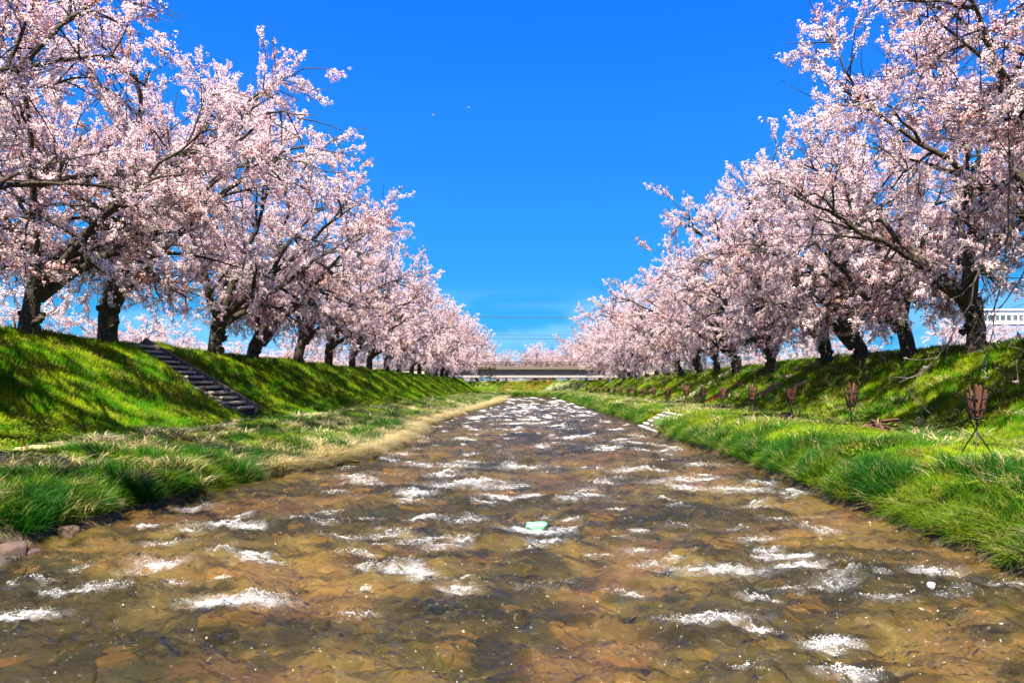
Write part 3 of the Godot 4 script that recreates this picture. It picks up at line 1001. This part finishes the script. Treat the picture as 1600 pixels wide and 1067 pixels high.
func build_river_things() -> void:
	rng.seed = 321
	# stones on the bed
	var shapes := [rock_mesh(1, 9, M.stone), rock_mesh(2, 9, M.stone), rock_mesh(3, 9, M.stone)]
	for w in 3:
		var where := []
		var cols := PackedColorArray()
		for k in 2600:
			var d := 3.5 * exp(rng.randf() * log(60.0 / 3.5))
			var u := rnd(-1, 1) * (edge(true, d) - .1)
			if u > edge(false, d) - .2: continue
			var r := .06 * exp(rng.randf() * 1.7) * (1.0 + d / 60.0)
			var c := Color(.085, .062, .018).lerp(Color(.18, .13, .04), rng.randf())
			var pick := rng.randf()
			if pick < .12: c = Color(.38, .19, .03)
			elif pick < .38: c = Color(.02, .018, .01)
			elif pick < .5: c = Color(.07, .075, .025)
			where.append(Transform3D(Basis(Vector3.UP, rnd(0, TAU)).scaled(Vector3(r, r * rnd(.5, .8), r)), Vector3(u, minf(land(u, d) + r * .12, -.1 - r * .3), -d)))
			cols.append(c)
		tag(many("riverbed_stones", shapes[w], where, cols), "rounded ochre and dark stones lying on the riverbed under clear water", "stones", "stones on the riverbed", "stuff")
	# rocks that stand at the edge or break the surface
	var rocks := [
		[20, 868, .2, .2, Color(.2, .13, .11), "large pinkish brown rock at the lower left water edge"], [50, 866, .1, .1, Color(.2, .12, .12), "smaller purple brown rock beside the large one at the lower left edge"], [2, 884, .17, .12, Color(.13, .11, .1), "grey wet rock below the large pinkish rock at the lower left edge"],
		[182, 806, .16, .16, Color(.14, .09, .07), "brown rock under the dry grass overhang on the left water edge"], [160, 812, .12, .2, Color(.17, .12, .08), "upright tan rock in the left bank under the grass overhang"], [285, 776, .2, .16, Color(.2, .16, .15), "pale grey rock in the left bank at the water edge"], [105, 838, .15, .18, Color(.2, .13, .08), "ochre rock half hidden by grass in the near left bank"],
		[678, 755, .3, .07, Color(.07, .045, .03), "dark rock barely breaking the surface left of midstream"], [570, 1062, .3, .07, Color(.06, .05, .03), "dark wet rock at the bottom centre of the picture"], [395, 1062, .28, .06, Color(.06, .04, .03), "dark wet rock at the bottom left of midstream"], [675, 925, .28, .05, Color(.07, .05, .03), "dark rock just below the foam in the middle of the river"], [870, 690, .5, .1, Color(.06, .045, .03), "low dark rock breaking the surface in the distant rapids"],
		[333, 962, .17, .09, Color(.6, .3, .05), "orange stone beside the foam in the near left of the river"],
	]
	for k in rocks.size():
		var r: Array = rocks[k]
		var d: float = 1067.0 * EYE / (r[1] - 606.0)
		var x: float = (r[0] - 834.0) * d / 1067.0
		var base := clampf(land(x, d), -.05, .12) if k < 7 else -.06
		var o := obj("rock", rock_mesh(40 + k, 12, M.stone, r[4]))
		o.position = Vector3(x, base + r[3] * .4 - (.0 if k < 7 else .03), -d)
		o.scale = Vector3(r[2], r[3], r[2] * .85)
		o.rotation.y = rnd(0, TAU)
		tag(o, r[5], "rock")
	# white water
	var fleck := rock_mesh(70, 3, M.foam)
	var where := []
	var cols := PackedColorArray()
	for p in foam_spots:
		var d: float = p.d
		var x: float = p.x
		var w: float = p.w
		var bow: float = p.bow
		var count := int(clampf(w * 2600.0, 150, 3400) * (.27 if d > 14.0 else 1.0) * p.k)
		for k in count:
			var a := rng.randfn(0, .3)
			var b := rng.randfn(0, .075) * (1.0 - .5 * absf(a))
			var tail := rng.randf() ** 3 * .3
			var fx := x + a * w
			var fd := d + (b + bow * a * a + tail) * w + n_ripple.get_noise_2d(fx * 2.0, d * 3.0) * w * .07
			if n_ripple.get_noise_2d(fx * 2.4 + 40.0, fd * 6.0) < .06 - .38 * exp(-a * a * 7.0 - b * b * 90.0): continue
			var r := rnd(.0022, .0052) * maxf(1.0, d / 9.0) * exp(-a * a * 2.0) * (1.0 - tail * 1.8)
			where.append(Transform3D(Basis(Vector3.UP, rnd(0, TAU)).scaled(Vector3(r * 1.5, r * .7, r)), Vector3(fx, wave(fx, fd) + .004 + r * .35 + absf(rng.randfn(0, .012)) * p.k, -fd)))
			cols.append(Color(.86, .88, .9) * rnd(.7, 1.0))
	for k in 4500:   # single bubbles, as white flecks that paint tiny sparkles of light
		var d := 4.2 * exp(rng.randf() * log(90.0 / 4.2))
		var x := rnd(-6.6, 5.5)
		if n_ripple.get_noise_2d(x * .35, d * .7) < .08: continue
		var r := rnd(.001, .0034) * (1.0 + d / 14.0)
		where.append(Transform3D(Basis().scaled(Vector3(r * 1.4, r, r)), Vector3(x, wave(x, d) + r * .3, -d)))
		cols.append(Color(.86, .88, .9))
	var fo := many("foam", fleck, where, cols, get_node("river"))
	fo.set_meta("label", "white foam and bubbles breaking over the stones, with white flecks painted for glints")
	# the pale green float and the white one
	var d1 := 1067.0 * EYE / (827.0 - 606.0)
	var g := rock_mesh(91, 12, M.mint)
	var o := obj("plastic_bag", g)
	o.position = Vector3(4.0 * d1 / 1067.0, .05, -d1)
	o.scale = Vector3(.2, .085, .13)
	tag(o, "pale green plastic bag caught in the foam in midstream", "plastic bag")
	var d2 := 1067.0 * EYE / (922.0 - 606.0)
	var w2 := obj("white_float", rock_mesh(92, 14, M.white))
	w2.position = Vector3(621.0 * d2 / 1067.0, .05, -d2)
	w2.scale = Vector3(.04, .05, .04)
	tag(w2, "small round white float on the brown water at the right", "float")
	# stepped pale concrete blocks in the right bank
	var rv := thing("stepped_revetment", "stepped white concrete block revetment in the right bank at the water", "revetment", Vector3(6.0, 0, -35))
	for k in 6:
		for j in 9:
			var st := MB.new()
			st.box(Transform3D(Basis(Vector3.UP, rnd(-.03, .03)), Vector3(k * .27 + rnd(-.02, .02), .06 + k * .15, -3.2 + j * .8)), Vector3(.25, .13, .72), .03)
			obj("block", st.mesh(M.pale_concrete), rv)
	# stone lined gutter on the right slope
	var gt := thing("stone_gutter", "narrow line of pale rough stones running up the right slope", "gutter", Vector3(10.4, 0, -51.7))
	for k in 24:
		var x := k * .235
		var s := obj("stone", rock_mesh(120 + k % 5, 6, M.stone, Color(.36, .33, .28)), gt)
		var zz := rnd(-.18, .18)
		s.position = Vector3(x, land(10.4 + x, 51.7 - zz) + .1, zz)
		s.scale = Vector3(rnd(.16, .24), rnd(.12, .2), rnd(.2, .32))
		s.rotation.y = rnd(0, TAU)

func split_log(len_: float, r: float, pale := 1.0) -> ArrayMesh:   # a wedge of split wood along +y with paler ends
	var st := MB.new()
	var ring := []
	var n := 6
	for k in n:
		var a := PI * k / (n - 1) * rnd(.95, 1.05)
		ring.append(Vector2(cos(a) * r, sin(a) * r * .8 - r * .3))
	for k in n:
		var p: Vector2 = ring[k]; var q: Vector2 = ring[(k + 1) % n]
		var nn := Vector3(q.y - p.y, 0, p.x - q.x).normalized()
		st.tint = Color(1.2, 1.0, .9) * pale if k < n - 1 else Color(1.9, 1.8, 1.6) * pale
		st.flat([Vector3(p.x, 0, p.y), Vector3(q.x, 0, q.y), Vector3(q.x * .95, len_, q.y * .95), Vector3(p.x * .95, len_, p.y * .95)], nn)
	for y in [0.0, len_]:
		var pts := []
		for p in ring: pts.append(Vector3(p.x, y, p.y))
		st.tint = Color(2.6, 2.7, 2.5)
		st.flat(pts, Vector3.UP if y > 0 else Vector3.DOWN)
	return st.mesh(M.wood)

func build_fire_baskets() -> void:
	rng.seed = 44
	var proto := thing("fire_basket", "", "fire basket")
	var cross := .54
	for k in 3:
		var a := TAU * k / 3 + .4
		var o := Vector3(cos(a), 0, sin(a))
		var st := MB.new()
		st.tube(PackedVector3Array([o * .33, o * -.012 + Vector3(0, cross, 0) + o.rotated(Vector3.UP, PI / 2) * .014, o * -.12 + Vector3(0, .76, 0)]), taper(3, .013, .011), 6)
		obj("leg", st.mesh(M.iron), proto)
	var cage := MB.new()
	for k in 10:
		var a := TAU * k / 10
		var o := Vector3(cos(a), 0, sin(a))
		cage.tube(PackedVector3Array([o * .02 + Vector3(0, .71, 0), o * .1 + Vector3(0, .73, 0), o * .14 + Vector3(0, .85, 0), o * .175 + Vector3(0, 1.1, 0)]), taper(4, .009, .008), 4)
	obj("basket", cage.mesh(M.iron), proto)
	for h in [[.105, .735], [.15, .9], [.178, 1.08]]:
		var ring := MB.new()
		var pts := PackedVector3Array()
		for k in 17: pts.append(Vector3(cos(TAU * k / 16) * h[0], h[1], sin(TAU * k / 16) * h[0]))
		ring.tube(pts, taper(17, .011, .011), 4, false)
		obj("hoop", ring.mesh(M.iron), proto)
	var logs := []
	for k in 5: logs.append(split_log(.4 + k * .045, rnd(.024, .034), .75))
	var spots_ := [[7.85, 12.1], [8.75, 18.8], [8.95, 23.7], [8.75, 27.3], [8.8, 31.7], [8.8, 35.4], [8.8, 39.3], [8.8, 44.7], [8.8, 50.0], [8.8, 54.3], [8.8, 59.0], [8.8, 63.5], [8.8, 69.0], [8.8, 74.5], [8.8, 80.0], [8.8, 86.0], [8.8, 92.0], [8.8, 98.0], [8.7, 105.0], [8.7, 112.0]]
	for k in spots_.size():
		var s: Array = spots_[k]
		var at := Vector3(s[0], land(s[0], s[1]) - .03, -s[1])
		var label := "black iron tripod basket filled with firewood, %s from the camera on the right bank" % ORDINAL[k]
		var turn := rnd(0, TAU) if k else .3
		if k == 0:
			proto.position = at; proto.rotation.y = turn
			tag(proto, label, "fire basket", "iron fire baskets along the right bank")
		else:
			dup(proto, at, turn, label, "iron fire baskets along the right bank")
		for j in (15 if k < 12 else 9):
			var a := TAU * j / (9.0 if j < 9 else 6.0) + rnd(-.25, .25)
			var r := .09 if j < 9 else .045
			var o := obj("split_log", logs[(j + k) % 5])
			var tilt := rnd(.14, .26) if j < 9 else rnd(.02, .16)
			o.basis = Basis(Vector3(-sin(a), 0, cos(a)), -tilt) * Basis(Vector3.UP, -a + PI / 2 + rnd(-.3, .3))
			o.position = at + Vector3(cos(a) * r, .73 + rnd(0, .06), sin(a) * r)
			if k >= 12: o.scale = Vector3(1.4, 1, 1.4)
			tag(o, "split log standing in the %s fire basket from the camera" % ORDINAL[k], "firewood", "logs in the %s fire basket" % ORDINAL[k])
	var lying := []
	for k in 5: lying.append(split_log(rnd(.36, .48), rnd(.05, .075), 1.9))
	for p in HEAPS:
		for k in p[2]:
			var o := obj("split_log", lying[k % 5])
			var lvl := 0 if k < p[2] * .55 else (1 if k < p[2] * .88 else 2)
			var x: float = p[0] + rng.randfn(0, .26 - lvl * .08)
			var d: float = p[1] + rng.randfn(0, .22 - lvl * .06)
			o.basis = Basis(Vector3.UP, rnd(-.9, .9) + (PI if rng.randf() < .5 else 0.0)) * Basis(Vector3.RIGHT, PI / 2 + rnd(-.22, .22)) * Basis(Vector3.UP, rnd(0, TAU))
			o.position = Vector3(x, land(x, d) + .07 + lvl * .12, -d + .2)
			tag(o, "split log in the loose firewood heap on the grass %s" % p[3], "firewood", "firewood heap %s" % p[3])

func build_flower_beds() -> void:
	rng.seed = 61
	var st := MB.new()
	for k in 26:
		var a := rnd(0, TAU)
		var r := .16 * sqrt(rng.randf())
		var nn := (Vector3.UP * 1.2 + rdir()).normalized()
		var p := Vector3(cos(a) * r, rnd(.03, .1), sin(a) * r)
		var s := nn.cross(rdir()).normalized() * .02
		var t := nn.cross(s)
		var g := rnd(.8, 1.2)
		st.tint = Color(g, g, g)
		st.flat([p - s, p + t, p + s, p - t], nn)
	var m := st.mesh(M.petal)
	var red := Color(.5, .03, .05)
	var orange := Color(.65, .16, .02)
	var pink := Color(.75, .2, .35)
	var white := Color(.8, .75, .6)
	var beds := [[33.2, 11.6, 13.4, orange, white, "strip of orange and white flowers down the right slope, nearest to the camera"], [36.6, 12.2, 13.8, pink, white, "short strip of pink flowers on the right slope past the orange strip"], [44.0, 11.2, 13.6, red, pink, "strip of red and pink flowers down the right slope before the stone gutter"], [62.0, 11.2, 13.8, orange, red, "strip of orange flowers on the right slope past the stone gutter"], [72.0, 11.2, 13.8, white, pink, "strip of white and pink flowers on the right slope far along"], [84.0, 11.2, 14.0, red, orange, "strip of red flowers on the right slope before the bridge"]]
	for d in [167.5, 169.5, 171.5, 173.5, 175.5, 177.5]:
		beds.append([d, 10.9, 15.2, red if int(d) % 8 else orange, red, "strip of red flowers on the slope past the bridge where the river bends"])
	for b in beds:
		var where := []
		var cols := PackedColorArray()
		var big: float = 1.0 if b[0] < 100 else 1.8
		for k in (150 if b[0] < 100 else 170):
			var s: float = lerpf(b[1], b[2], rng.randf())
			var d: float = b[0] + rng.randfn(0, .22) * big
			if n_patch.get_noise_2d(s * 16.0, b[0] * 7.0) < -.12: continue
			var x := bend(d) + s
			where.append(Transform3D(Basis(Vector3.UP, rnd(0, TAU)) * rnd(.7, 1.3) * big, Vector3(x, land(x, d) + .06, -d)))
			cols.append(b[3].lerp(b[4], clampf((s - b[1]) / (b[2] - b[1]) * 1.4 - .5 + rnd(-.25, .25), 0, 1)))
		tag(many("flower_bed", m, where, cols), b[5], "flower bed", "flower strips on the right slope", "stuff")
